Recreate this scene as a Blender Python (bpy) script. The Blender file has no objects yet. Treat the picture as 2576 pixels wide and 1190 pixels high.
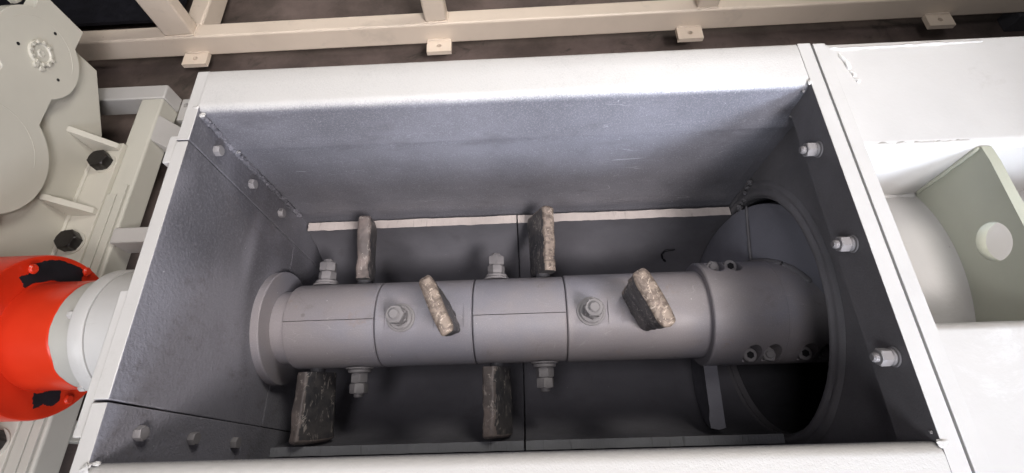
import bpy, bmesh, math, random
from mathutils import Vector, Matrix, noise
random.seed(7)
SC = bpy.context.scene
COL = SC.collection
S = 0.78                                   # drawing units -> metres
R_ = math.radians
sin, cos, pi = math.sin, math.cos, math.pi

# ------------------------------------------------------------ camera
cd = bpy.data.cameras.new('camera'); cam = bpy.data.objects.new('camera', cd); COL.objects.link(cam)
cd.sensor_width = 36; cd.lens = 36 * 1263 / 2576; cd.clip_start = 0.02; cd.clip_end = 200
Rm = ((0.998988, -0.037431, -0.024930), (-0.023095, -0.902633, 0.429792), (-0.038590, -0.428781, -0.902584))
M = Matrix([[r[0], -r[1], -r[2], 0] for r in Rm] + [[0, 0, 0, 1]])
cam.matrix_world = Matrix.Translation((0, 0, 1.0 * S)) @ M
SC.camera = cam

# ------------------------------------------------------------ world, lamps, exposure
w = bpy.data.worlds.new('World'); SC.world = w; w.use_nodes = True
bg = w.node_tree.nodes['Background']; bg.inputs[0].default_value = (1.0, 0.95, 0.90, 1); bg.inputs[1].default_value = 0.015

def area(name, pos, target, size, power, color, sy=None, spread=180):
    l = bpy.data.lights.new(name, 'AREA'); l.energy = power; l.color = color; l.size = size * S
    if sy: l.shape = 'RECTANGLE'; l.size_y = sy * S
    l.spread = R_(spread)
    o = bpy.data.objects.new(name, l); COL.objects.link(o)
    o.location = Vector(pos) * S
    o.rotation_euler = (Vector(target) - Vector(pos)).to_track_quat('-Z', 'Y').to_euler()
    return o
area('hall_lamp', (2.0, -2.2, 4.2), (-0.25, 1.35, -0.3), 1.5, 19.5, (1.0, 0.935, 0.925), spread=44)
area('overhead_fill', (-0.6, -0.5, 4.4), (-0.6, 0.4, -0.5), 1.2, 41, (1.0, 0.95, 0.98))  # unseen overhead lamp, added as fill for the front paddles
area('side_fill', (-3.0, -3.0, 3.5), (0, 0.5, -0.3), 1.6, 62, (0.95, 0.97, 1.0))  # unseen lamp added as fill from the left front, lifts the beam face
area('doorway_light', (0.8, -3.5, 1.2), (0.3, 0.8, -0.1), 1.0, 88, (0.82, 0.88, 1.0))
area('back_wall_fill', (2.4, -3.2, 1.3), (0.55, 0.87, -0.15), 0.8, 5.4, (0.76, 0.84, 1.0), spread=26)  # unseen narrow lamp, added to brighten the right part of the back wall
area('rear_fill', (1.5, 2.7, 3.2), (-2.0, 1.2, -0.6), 1.2, 28, (1.0, 0.955, 0.88), spread=120)  # unseen warm lamp, added as fill on the gearbox side
SC.view_settings.view_transform = 'Standard'; SC.view_settings.look = 'None'
SC.view_settings.exposure = -0.17; SC.view_settings.gamma = 1.0

# ------------------------------------------------------------ material helpers
class NT:
    def __init__(s, name):
        s.m = bpy.data.materials.new(name); s.m.use_nodes = True
        s.n = s.m.node_tree.nodes; s.l = s.m.node_tree.links
        s.p = s.n['Principled BSDF']; s.tc = s.n.new('ShaderNodeTexCoord')
        s.co = s.tc.outputs['Object']
    def noise(s, scale, detail=4, rough=0.6, co=None, dist=0.0):
        n = s.n.new('ShaderNodeTexNoise'); n.inputs['Scale'].default_value = scale
        n.inputs['Detail'].default_value = detail; n.inputs['Roughness'].default_value = rough
        n.inputs['Distortion'].default_value = dist
        s.l.new(co or s.co, n.inputs['Vector']); return n.outputs['Fac']
    def voro(s, scale, co=None, rand=1.0):
        n = s.n.new('ShaderNodeTexVoronoi'); n.inputs['Scale'].default_value = scale
        n.inputs['Randomness'].default_value = rand
        s.l.new(co or s.co, n.inputs['Vector']); return n.outputs['Distance']
    def ramp(s, f, a, b, lo=0.0, hi=1.0, smooth=True):
        n = s.n.new('ShaderNodeMapRange'); n.clamp = True
        n.interpolation_type = 'SMOOTHSTEP' if smooth else 'LINEAR'
        for i, v in zip(('From Min', 'From Max', 'To Min', 'To Max'), (a, b, lo, hi)): n.inputs[i].default_value = v
        s.l.new(f, n.inputs['Value']); return n.outputs['Result']
    def math(s, op, a, b=None):
        n = s.n.new('ShaderNodeMath'); n.operation = op
        for i, v in enumerate((a, b)):
            if v is None: continue
            if isinstance(v, (int, float)): n.inputs[i].default_value = v
            else: s.l.new(v, n.inputs[i])
        return n.outputs[0]
    def mix(s, f, a, b):
        n = s.n.new('ShaderNodeMix'); n.data_type = 'RGBA'
        for i, v in ((0, f), (6, a), (7, b)):
            if isinstance(v, (tuple, list)): n.inputs[i].default_value = (*v[:3], 1)
            elif isinstance(v, (int, float)): n.inputs[i].default_value = v
            else: s.l.new(v, n.inputs[i])
        return n.outputs[2]
    def sep(s, co=None):
        n = s.n.new('ShaderNodeSeparateXYZ'); s.l.new(co or s.co, n.inputs[0]); return n.outputs
    def scaled(s, v):
        n = s.n.new('ShaderNodeMapping'); n.inputs['Scale'].default_value = v; s.l.new(s.co, n.inputs[0]); return n.outputs[0]
    def color(s, c): 
        if isinstance(c, (tuple, list)): s.p.inputs['Base Color'].default_value = (*c[:3], 1)
        else: s.l.new(c, s.p.inputs['Base Color'])
    def rough(s, r):
        if isinstance(r, (int, float)): s.p.inputs['Roughness'].default_value = r
        else: s.l.new(r, s.p.inputs['Roughness'])
    def bump(s, h, strength=0.2, dist=0.002):
        n = s.n.new('ShaderNodeBump'); n.inputs['Strength'].default_value = strength; n.inputs['Distance'].default_value = dist
        s.l.new(h, n.inputs['Height']); s.l.new(n.outputs[0], s.p.inputs['Normal'])

def paint(name, base, rough=0.45, var=0.10, vscale=5, grain=0.0, bump=0.15, bscale=350, speck=None, stain=None, spec=0.4):
    t = NT(name); b = Vector(base)
    c = t.mix(t.ramp(t.noise(vscale, 5), 0.3, 0.7), tuple(b * (1 - var)), tuple(b * (1 + var)))
    if grain: c = t.mix(t.ramp(t.noise(420, 2), 0.35, 0.75, 0, grain), c, tuple(b * 1.9))
    if stain:
        sf = t.math('MULTIPLY', t.ramp(t.noise(9, 8, 0.7, dist=0.6), 0.56, 0.72), stain[1]); c = t.mix(sf, c, stain[0])
    if speck:
        v = t.voro(speck[2]); m = t.math('MULTIPLY', t.ramp(v, 0.02, speck[1], 1, 0), t.ramp(t.noise(6, 3), 0.4, 0.62))
        c = t.mix(m, c, speck[0])
    t.color(c); t.rough(t.ramp(t.noise(30, 4), 0.2, 0.8, rough - 0.07, rough + 0.1))
    t.p.inputs['Specular IOR Level'].default_value = spec
    h = t.math('ADD', t.noise(bscale, 3), t.math('MULTIPLY', t.noise(14, 3), 1.5))
    t.bump(h, bump, 0.002)
    return t.m

WHITE = (0.465, 0.455, 0.44)
GREY = (0.138, 0.136, 0.154)
def white_mat(name, putty=0.0):
    t = NT(name); b = Vector(WHITE)
    c = t.mix(t.ramp(t.noise(2.5, 5), 0.3, 0.7), tuple(b * 0.93), tuple(b * 1.06))
    c = t.mix(t.math('MULTIPLY', t.ramp(t.noise(8, 9, 0.72, dist=0.5), 0.57, 0.70), 0.40), c, (0.38, 0.365, 0.34))
    c = t.mix(t.math('MULTIPLY', t.ramp(t.noise(1, 6, 0.7, co=t.scaled((7, 60, 30))), 0.64, 0.72), 0.35), c, (0.34, 0.33, 0.31))
    c = t.mix(t.math('MULTIPLY', t.ramp(t.voro(16), 0.012, 0.03, 1, 0), 0.7), c, (0.26, 0.25, 0.24))
    h = t.math('ADD', t.noise(120, 4), t.math('MULTIPLY', t.noise(9, 4), 2.0))
    if putty:
        p = t.ramp(t.noise(5, 9, 0.75, dist=0.6), 0.48, 0.66)
        c = t.mix(t.math('MULTIPLY', p, putty), c, (0.60, 0.60, 0.595)); h = t.math('ADD', h, t.math('MULTIPLY', p, 1.2))
    t.color(c); t.rough(t.ramp(t.noise(12, 5), 0.3, 0.7, 0.30, 0.52)); t.bump(h, 0.13, 0.002); return t.m
M_white = white_mat('white_paint')
M_run = paint('glossy_white_run', (0.72, 0.71, 0.69), 0.12, 0.03, 4, bump=0.05)
M_putty = white_mat('white_filler_paint', 0.6)
M_whiteg = paint('greenish_white_paint', (0.52, 0.51, 0.45), 0.36, 0.05, 3, bump=0.08, bscale=90)
M_gear = paint('gearbox_paint', (0.58, 0.56, 0.49), 0.38, 0.04, 3, bump=0.08, bscale=90)
M_beam = paint('beige_paint', (0.72, 0.62, 0.515), 0.33, 0.05, 3, bump=0.05, bscale=80, stain=((0.36, 0.32, 0.27), 0.2))
M_grey = paint('dark_grey_primer', GREY, 0.55, 0.16, 3.5, grain=0.30, bump=0.35, bscale=420, speck=((0.5, 0.5, 0.52), 0.05, 55))
def shaft_mat():
    t = NT('shaft_grey_primer')
    c = t.mix(t.ramp(t.noise(4.5, 4), 0.35, 0.65), (0.228, 0.224, 0.256), (0.262, 0.240, 0.248))
    c = t.mix(t.math('MULTIPLY', t.ramp(t.noise(15, 8, 0.7, dist=0.5), 0.56, 0.72), 0.45), c, (0.165, 0.145, 0.140))
    c = t.mix(t.math('MULTIPLY', t.ramp(t.noise(1, 6, 0.7, co=t.scaled((70, 8, 8))), 0.60, 0.75), 0.30), c, (0.36, 0.335, 0.33))
    c = t.mix(t.ramp(t.noise(420, 2), 0.45, 0.8, 0, 0.22), c, (0.46, 0.44, 0.44))
    c = t.mix(t.math('MULTIPLY', t.ramp(t.voro(24), 0.015, 0.035, 1, 0), 0.8), c, (0.65, 0.64, 0.64))
    c = t.mix(t.math('MULTIPLY', t.ramp(t.voro(9), 0.03, 0.06, 1, 0), 0.5), c, (0.14, 0.125, 0.12))
    sc = t.ramp(t.math('ABSOLUTE', t.math('SUBTRACT', t.noise(1, 2, 0.5, co=t.scaled((7, 26, 26)), dist=0.8), 0.5)), 0.002, 0.006, 1, 0)
    c = t.mix(t.math('MULTIPLY', t.math('MULTIPLY', sc, t.ramp(t.noise(11, 3), 0.52, 0.62)), 0.35), c, (0.44, 0.42, 0.42))
    c = t.mix(t.math('MULTIPLY', t.ramp(t.noise(6.5, 6, 0.7), 0.63, 0.72), 0.35), c, (0.27, 0.17, 0.11))
    t.color(c); t.rough(t.ramp(t.noise(20, 5), 0.3, 0.7, 0.40, 0.56)); t.p.inputs['Specular IOR Level'].default_value = 0.4
    t.bump(t.math('ADD', t.noise(420, 3), t.math('MULTIPLY', t.noise(24, 4), 1.0)), 0.14, 0.002); return t.m
M_shaft = shaft_mat()
M_bolt = paint('grey_bolt_primer', (0.23, 0.22, 0.225), 0.5, 0.08, 20, bump=0.12, bscale=300)
M_dark = paint('bare_dark_steel', (0.05, 0.05, 0.056), 0.6, 0.2, 8, grain=0.15, bump=0.2, bscale=200)
M_right = paint('charcoal_primer', (0.130, 0.126, 0.134), 0.5, 0.16, 4, grain=0.15, bump=0.25, bscale=300)
M_liner = paint('liner_grey_primer', (0.119, 0.117, 0.130), 0.42, 0.15, 5, grain=0.10, bump=0.18, bscale=160, speck=((0.4, 0.39, 0.4), 0.04, 30), stain=((0.09, 0.085, 0.09), 0.5))
M_flight = paint('blue_grey_blade_primer', (0.155, 0.155, 0.18), 0.42, 0.12, 5, grain=0.1, bump=0.25, bscale=150)
M_rib = paint('green_grey_paint', (0.40, 0.408, 0.335), 0.5, 0.05, 3, bump=0.08, bscale=90)
M_gap = paint('dark_gap', (0.012, 0.012, 0.014), 0.8, 0.1)
M_black = paint('black_oxide_bolt', (0.012, 0.010, 0.009), 0.35, 0.3, 20, bump=0.2, bscale=120)
def cut_edge(name, base, dark):
    t = NT(name); b = Vector(base)
    dl = t.noise(1, 5, 0.7, co=t.scaled((70, 6, 6)), dist=0.4)
    c = t.mix(t.ramp(t.noise(9, 5), 0.3, 0.7), tuple(b * 0.88), tuple(b * 1.10))
    c = t.mix(t.ramp(dl, 0.58, 0.70, 0, 0.75), c, dark)
    t.color(c); t.rough(0.6); t.bump(t.math('ADD', dl, t.math('MULTIPLY', t.noise(90, 4), 0.4)), 0.8, 0.003); return t.m
M_edge = cut_edge('cut_edge_primer', (0.52, 0.465, 0.435), (0.26, 0.225, 0.21))
M_edgedark = cut_edge('cut_edge_grey', (0.20, 0.205, 0.22), (0.09, 0.09, 0.10))
M_weld = paint('grey_weld', (0.20, 0.195, 0.20), 0.45, 0.3, 40, bump=0.6, bscale=120)
M_weldw = paint('white_weld', WHITE, 0.35, 0.05, 20, bump=0.4, bscale=80)
M_chip_shade = paint('chip_and_shade_black', (0.010, 0.010, 0.014), 0.55, 0.2, 20)  # flat black for bare chips, the wire scrap and the painted-in floor shade

def oversprayed(name, z_hi, z_lo, zroot, axis=2, sign=1):
    # dark primer inside, white coat outside: the coats meet in a dusty band along the rim
    t = NT(name)
    z = t.sep()[axis]
    if sign < 0: z = t.math('MULTIPLY', z, -1)
    n1 = t.math('MULTIPLY', t.math('SUBTRACT', t.noise(10, 4), 0.5), 0.010 * S)
    n2 = t.math('MULTIPLY', t.math('SUBTRACT', t.noise(330, 2, 0.8), 0.5), 0.016 * S)
    zz = t.math('ADD', t.math('ADD', z, n1), n2)
    f = t.ramp(zz, (z_lo - zroot) * S, (z_hi - zroot) * S)
    g = Vector(GREY)
    cl = t.mix(t.ramp(t.noise(3.2, 5), 0.3, 0.7), tuple(g * 0.82), tuple(g * 1.22))
    cl = t.mix(t.ramp(t.noise(400, 2), 0.45, 0.8, 0, 0.40), cl, (0.42, 0.42, 0.45))
    dust = t.math('MULTIPLY', t.ramp(t.voro(70), 0.02, 0.09, 1, 0), t.ramp(t.noise(7, 4), 0.45, 0.62))
    cl = t.mix(t.math('MULTIPLY', dust, 0.8), cl, (0.62, 0.62, 0.64))
    sc = t.ramp(t.math('ABSOLUTE', t.math('SUBTRACT', t.noise(1, 2, 0.5, co=t.scaled((4, 22, 22)), dist=0.8), 0.5)), 0.0015, 0.004, 1, 0)
    cl = t.mix(t.math('MULTIPLY', t.math('MULTIPLY', sc, t.ramp(t.noise(8, 3), 0.54, 0.62)), 0.5), cl, (0.45, 0.45, 0.47))
    cl = t.mix(t.math('MULTIPLY', t.ramp(t.noise(1, 6, 0.7, co=t.scaled((5, 12, 12))), 0.54, 0.70), 0.45), cl, (0.085, 0.080, 0.090))
    wst = t.math('MULTIPLY', t.ramp(t.noise(11, 8, 0.7), 0.58, 0.74), 0.2)
    wh = t.mix(wst, WHITE, (0.45, 0.43, 0.40))
    t.color(t.mix(f, cl, wh))
    t.rough(t.mix(f, (0.42,) * 3, (0.40,) * 3)); t.p.inputs['Specular IOR Level'].default_value = 0.45
    h = t.math('ADD', t.noise(300, 3), t.math('MULTIPLY', t.noise(16, 4), 1.2)); t.bump(h, 0.30, 0.002)
    return t.m
ZR = -1.07
M_trough = oversprayed('oversprayed_trough_sheet', 0.002, -0.018, ZR)

def walled(name):
    # left end wall: primer with cloudy lighter dusting and a rough streak
    t = NT(name); g = Vector(GREY)
    cl = t.ramp(t.noise(1, 2, 0.4, co=t.scaled((2.5, 2.4, 4.2)), dist=0.35), 0.40, 0.62)
    c = t.mix(cl, tuple(g * 0.78), tuple(g * 1.75))
    st = t.ramp(t.noise(1, 5, 0.8, co=t.scaled((40, 40, 22))), 0.45, 0.75, 0, 0.5)
    st = t.math('MULTIPLY', st, t.ramp(t.noise(3.4, 2), 0.50, 0.60))
    c = t.mix(st, c, (0.100, 0.085, 0.086))
    c = t.mix(t.ramp(t.noise(260, 2), 0.45, 0.8, 0, 0.28), c, (0.36, 0.35, 0.38))
    c = t.mix(t.math('MULTIPLY', t.ramp(t.voro(24), 0.01, 0.04, 1, 0), 0.9), c, (0.66, 0.66, 0.68))
    t.color(c); t.rough(0.5); t.p.inputs['Specular IOR Level'].default_value = 0.4
    t.bump(t.math('ADD', t.noise(240, 3), t.math('MULTIPLY', t.noise(130, 4), 1.2)), 0.6, 0.002)
    return t.m
M_wall = walled('cloudy_grey_wall_primer')

def bronze():
    t = NT('hardfacing_bronze')
    n = t.noise(38, 5, 0.65, dist=1.6)
    c = t.mix(t.ramp(n, 0.40, 0.56), (0.17, 0.135, 0.115), (0.32, 0.262, 0.22))
    c = t.mix(t.ramp(t.noise(30, 6, 0.7, dist=2.4), 0.56, 0.64), c, (0.58, 0.49, 0.41))
    t.color(c); t.rough(t.ramp(n, 0.3, 0.7, 0.38, 0.6)); t.p.inputs['Metallic'].default_value = 0.35
    t.bump(t.noise(60, 7, 0.7, dist=1.5), 0.55, 0.004); return t.m
def worn(name='worn_paddle_steel', c0=(0.048, 0.048, 0.053), c1=(0.095, 0.088, 0.087)):
    t = NT(name)
    n = t.noise(14, 6, 0.6, dist=0.5)
    c = t.mix(t.ramp(n, 0.4, 0.62), c0, c1)
    e = t.ramp(t.math('ABSOLUTE', t.math('SUBTRACT', t.noise(1, 3, 0.55, co=t.scaled((34, 34, 13)), dist=1.2), 0.5)), 0.006, 0.022, 1, 0)
    e = t.math('MULTIPLY', e, t.ramp(t.noise(40, 3), 0.46, 0.58))
    c = t.mix(t.math('MULTIPLY', e, 0.85), c, (0.38, 0.34, 0.31))
    t.color(c); t.rough(0.45); t.p.inputs['Metallic'].default_value = 0.15
    t.bump(t.math('ADD', t.noise(38, 6, 0.65, dist=0.8), t.math('MULTIPLY', e, 0.5)), 0.45, 0.004); return t.m
M_bronze, M_worn = bronze(), worn()
M_brown = worn('brown_scaled_steel', (0.125, 0.108, 0.103), (0.24, 0.198, 0.182))

def orange():
    t = NT('orange_enamel')
    n = t.noise(4, 4)
    c = t.mix(t.ramp(n, 0.3, 0.7), (0.56, 0.028, 0.008), (0.63, 0.042, 0.014))
    t.color(c); t.rough(0.28); t.bump(t.math('ADD', t.noise(20, 3), t.math('MULTIPLY', t.noise(160, 2), 0.2)), 0.14, 0.003); return t.m
M_orange = orange()
M_sleeve = paint('grey_coupling_paint', (0.40, 0.395, 0.36), 0.4, 0.05, 6)
def floor_mat():
    t = NT('stained_concrete')
    c = t.mix(t.ramp(t.noise(2.2, 8, 0.7), 0.3, 0.7), (0.085, 0.068, 0.060), (0.195, 0.150, 0.134))
    c = t.mix(t.math('MULTIPLY', t.ramp(t.noise(7, 8, 0.7, dist=1.0), 0.55, 0.7), 0.7), c, (0.045, 0.042, 0.035))
    c = t.mix(t.math('MULTIPLY', t.ramp(t.noise(1, 5, 0.6, co=t.scaled((2, 26, 1))), 0.6, 0.75), 0.35), c, (0.20, 0.16, 0.145))
    c = t.mix(t.math('MULTIPLY', t.ramp(t.voro(9), 0.01, 0.035, 1, 0), 0.8), c, (0.5, 0.46, 0.42))
    t.color(c); t.rough(t.ramp(t.noise(3, 5), 0.3, 0.7, 0.35, 0.6)); t.bump(t.noise(60, 6), 0.25, 0.004); return t.m
M_floor = floor_mat()

# ------------------------------------------------------------ object helpers
ORG = {}
def thing(name, label, cat, loc, group=None):
    o = bpy.data.objects.new(name, None); COL.objects.link(o); o.empty_display_size = 0.05
    o.location = Vector(loc) * S; ORG[o] = Vector(loc)
    o['label'] = label; o['category'] = cat
    if group: o['group'] = group
    return o
def to_mesh(name, bm, mats, org=Vector((0, 0, 0)), ang=35):
    bmesh.ops.recalc_face_normals(bm, faces=bm.faces)
    for v in bm.verts: v.co = (v.co - org) * S
    me = bpy.data.meshes.new(name); bm.to_mesh(me); bm.free()
    for m in (mats if isinstance(mats, (list, tuple)) else [mats]): me.materials.append(m)
    sm = [not p.use_smooth for p in me.polygons]
    for p in me.polygons: p.use_smooth = True
    me.set_sharp_from_angle(angle=R_(ang))
    me.polygons.foreach_set('use_smooth', sm)
    return me
def part(name, bm, mats, parent, ang=35, label=None):
    o = bpy.data.objects.new(name, to_mesh(name, bm, mats, ORG[parent], ang)); COL.objects.link(o)
    o.parent = parent; ORG[o] = ORG[parent]
    if label: o['label'] = label
    return o
def single(name, bm, mats, label, cat, loc, ang=35):
    o = bpy.data.objects.new(name, to_mesh(name, bm, mats, Vector(loc), ang)); COL.objects.link(o)
    o.location = Vector(loc) * S; ORG[o] = Vector(loc); o['label'] = label; o['category'] = cat
    return o
def inst(name, me, parent, mw):            # mw places the mesh (drawing units); parent already placed
    o = bpy.data.objects.new(name, me); COL.objects.link(o); o.parent = parent
    m = mw.copy(); m.translation = (mw.translation - ORG[parent]) * S
    o.matrix_local = m; ORG[o] = mw.translation.copy(); return o
def sub(name, me, parent):
    o = bpy.data.objects.new(name, me); COL.objects.link(o); o.parent = parent; return o
def frame(pos, z, x=(1, 0, 0)):            # matrix with local Z along z
    z = Vector(z).normalized(); x = Vector(x); x = (x - z * x.dot(z)).normalized(); y = z.cross(x)
    m = Matrix((x, y, z)).transposed().to_4x4(); m.translation = Vector(pos); return m

def B(): return bmesh.new()
def normals(t):
    bmesh.ops.recalc_face_normals(t, faces=t.faces); t.normal_update(); return [f.normal.copy() for f in t.faces]
def flag(t, N0):
    t.normal_update()
    for f in t.faces: f.smooth = any(abs(f.normal.dot(n)) > 0.999 for n in N0)
def box(bm, x0, x1, y0, y1, z0, z1, bev=0.0, seg=2, mi=0, M=None):
    t = B(); bmesh.ops.create_cube(t, size=1)
    for v in t.verts: v.co = Vector(((x0 + x1) / 2 + v.co.x * (x1 - x0), (y0 + y1) / 2 + v.co.y * (y1 - y0), (z0 + z1) / 2 + v.co.z * (z1 - z0)))
    N0 = normals(t)
    if bev: bmesh.ops.bevel(t, geom=list(t.edges), offset=bev, segments=seg, profile=0.5, affect='EDGES')
    flag(t, N0)
    return merge(bm, t, M, mi)
def merge(bm, t, M=None, mi=0):
    if M is not None: bmesh.ops.transform(t, matrix=M, verts=t.verts)
    mp = {v: bm.verts.new(v.co) for v in t.verts}
    for f in t.faces:
        try: g = bm.faces.new([mp[v] for v in f.verts]); g.material_index = f.material_index or mi; g.smooth = f.smooth
        except ValueError: pass
    t.free(); return bm
def lathe(bm, prof, yc, zc, seg=96, a0=0.0, a1=360.0, closed=False, mi=0, rf=None):
    # prof: (x, r) list revolved round the X axis through (yc, zc); angle from +Z towards +Y
    full = abs(a1 - a0) >= 359.9; n = seg if full else seg + 1
    rows = []
    for x, r in prof:
        row = []
        for i in range(n):
            a = R_(a0 + (a1 - a0) * i / seg); rr = rf(x, r, a) if rf else r
            row.append(bm.verts.new((x, yc + rr * sin(a), zc + rr * cos(a))))
        rows.append(row)
    k = len(rows)
    for j in range(k if closed else k - 1):
        p, q = rows[j], rows[(j + 1) % k]
        for i in range(seg):
            i2 = (i + 1) % n
            try: f = bm.faces.new((p[i], p[i2], q[i2], q[i])); f.material_index = mi
            except ValueError: pass
    if closed and not full:
        bm.faces.new([r[0] for r in rows]); bm.faces.new([r[-1] for r in rows])
    if not closed:
        for e in (rows[0], rows[-1]):
            if full and prof[0][1] > 1e-5: 
                try: f = bm.faces.new(e); f.material_index = mi
                except ValueError: pass
    return bm
def cyl(bm, r, z0, z1, seg=24, ch=0.0, M=None, mi=0):
    t = B(); pr = [(r - ch, z0), (r, z0 + ch), (r, z1 - ch), (r - ch, z1)] if ch else [(r, z0), (r, z1)]
    rows = [[t.verts.new((a * cos(2 * pi * i / seg + pi / 6), a * sin(2 * pi * i / seg + pi / 6), z)) for i in range(seg)] for a, z in pr]
    for p, q in zip(rows, rows[1:]):
        for i in range(seg): t.faces.new((p[i], p[(i + 1) % seg], q[(i + 1) % seg], q[i]))
    t.faces.new(rows[0]); t.faces.new(rows[-1])
    return merge(bm, t, M, mi)
def hexa(bm, af, z0, z1, rot=0.0, M=None):
    # hexagon clipped by a chamfer cone, like a real nut
    r = af / 2 / cos(pi / 6); t = B(); seg = 24
    def rad(a): return af / 2 / cos(((a - rot) % (pi / 3)) - pi / 6)
    def ring(z, lim): return [t.verts.new((min(rad(a), lim) * cos(a), min(rad(a), lim) * sin(a), z)) for a in [rot + 2 * pi * i / seg for i in range(seg)]]
    h = (z1 - z0); c = (r - af / 2) * 0.7
    rows = [ring(z0, af / 2 * 0.99), ring(z0 + c * 0.9, 9), ring(z1 - c * 0.9, 9), ring(z1, af / 2 * 0.97)]
    for p, q in zip(rows, rows[1:]):
        for i in range(seg): t.faces.new((p[i], p[(i + 1) % seg], q[(i + 1) % seg], q[i]))
    t.faces.new(rows[0]); t.faces.new(rows[-1])
    return merge(bm, t, M)
def prism(bm, poly, a, b, axis=0, bev=0.0, M=None):
    t = B()
    def P(p, k): return {0: (k, p[0], p[1]), 1: (p[0], k, p[1]), 2: (p[0], p[1], k)}[axis]
    lo = [t.verts.new(P(p, a)) for p in poly]; hi = [t.verts.new(P(p, b)) for p in poly]
    n = len(poly)
    t.faces.new(lo); t.faces.new(hi[::-1])
    for i in range(n): t.faces.new((lo[i], lo[(i + 1) % n], hi[(i + 1) % n], hi[i]))
    N0 = normals(t)
    if bev:
        bmesh.ops.recalc_face_normals(t, faces=t.faces)
        es = [e for e in t.edges if len(e.link_faces) == 2 and e.calc_face_angle(0) > 0.6]
        bmesh.ops.bevel(t, geom=es, offset=bev, segments=2, profile=0.5, affect='EDGES')
    flag(t, N0)
    return merge(bm, t, M)
def sheet(bm, prof, x0, x1, th, nx=1, jit=0.0, seed=0, mi_end=None):
    # a bent plate: profile points (y, z), thickness th to the left of travel, swept along X
    n = len(prof); off = []
    for i in range(n):
        a = Vector(prof[max(i - 1, 0)]); b = Vector(prof[min(i + 1, n - 1)]); d = (b - a).normalized()
        off.append((prof[i][0] - d.y * th, prof[i][1] + d.x * th))
    loop = list(prof) + off[::-1]; m = len(loop); rows = []
    for k in range(nx + 1):
        x = x0 + (x1 - x0) * k / nx; row = []
        for i, (y, z) in enumerate(loop):
            v = Vector((x, y, z))
            if jit and i in (0, m - 1, n - 1, n):
                q = noise.noise(Vector((x * 9, i * 3.1 + seed, seed))) + 0.5 * noise.noise(Vector((x * 37, i * 5.1, seed)))
                v.z += jit * q; v.y += jit * 0.4 * noise.noise(Vector((x * 23, i + seed, 4)))
            row.append(bm.verts.new(v))
        rows.append(row)
    for p, q in zip(rows, rows[1:]):
        for i in range(m):
            f = bm.faces.new((p[i], p[(i + 1) % m], q[(i + 1) % m], q[i]))
            if mi_end is not None and i in (n - 1, m - 1): f.material_index = mi_end
    for r in (rows[0], rows[-1]):
        for i in range(n - 1): bm.faces.new((r[i], r[i + 1], r[m - 2 - i], r[m - 1 - i]))
    return bm
def bead(bm, pts, r, amp=0.35, freq=60, seg=8, step=0.006, seed=0, flat=1.0):
    # lumpy weld bead along a polyline
    P = []
    for a, b in zip(pts, pts[1:]):
        a, b = Vector(a), Vector(b); k = max(2, int((b - a).length / step))
        P += [a.lerp(b, i / k) for i in range(k)]
    P.append(Vector(pts[-1])); rows = []
    for i, p in enumerate(P):
        d = (P[min(i + 1, len(P) - 1)] - P[max(i - 1, 0)]).normalized()
        u = d.orthogonal().normalized(); v = d.cross(u)
        rr = r * (0.55 if i in (0, len(P) - 1) else 1)
        row = []
        for j in range(seg):
            a = 2 * pi * j / seg; q = u * cos(a) + v * sin(a)
            s = rr * (1 + amp * noise.noise((p + q * r) * freq + Vector((seed, 0, 0))) + amp * 0.6 * noise.noise((p + q * r) * freq * 3))
            row.append(bm.verts.new(p + q * s))
        rows.append(row)
    for p, q in zip(rows, rows[1:]):
        for j in range(seg): bm.faces.new((p[j], p[(j + 1) % seg], q[(j + 1) % seg], q[j]))
    bm.faces.new(rows[0]); bm.faces.new(rows[-1])
    return bm
def lump(bm, c, r, seed=0, amp=0.4, sq=(1, 1, 1)):
    t = B(); bmesh.ops.create_icosphere(t, subdivisions=3, radius=1)
    for v in t.verts:
        k = r * (1 + amp * noise.noise(v.co * 1.6 + Vector((seed, seed * 2, 0))) + amp * 0.4 * noise.noise(v.co * 4.5 + Vector((seed, 0, 0))))
        v.co = Vector((v.co.x * sq[0], v.co.y * sq[1], v.co.z * sq[2])) * k + Vector(c)
    return merge(bm, t)
def arc(yc, zc, r, a0, a1, n):             # angles from +Z towards +Y
    return [(yc + r * sin(R_(a0 + (a1 - a0) * i / n)), zc + r * cos(R_(a0 + (a1 - a0) * i / n))) for i in range(n + 1)]

YS, ZS = 0.465, -0.62                      # shaft axis
XL, XR = -0.831, 0.731                     # inner faces of the trough's end walls
YB, YF = 0.868, 0.040                      # back and front inner walls

# ------------------------------------------------------------ floor
bm = B(); bmesh.ops.create_grid(bm, x_segments=8, y_segments=8, size=14)
for v in bm.verts: v.co.z = -1.215
fl = bpy.data.objects.new('floor', to_mesh('floor', bm, M_floor)); COL.objects.link(fl); fl['kind'] = 'structure'

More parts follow.
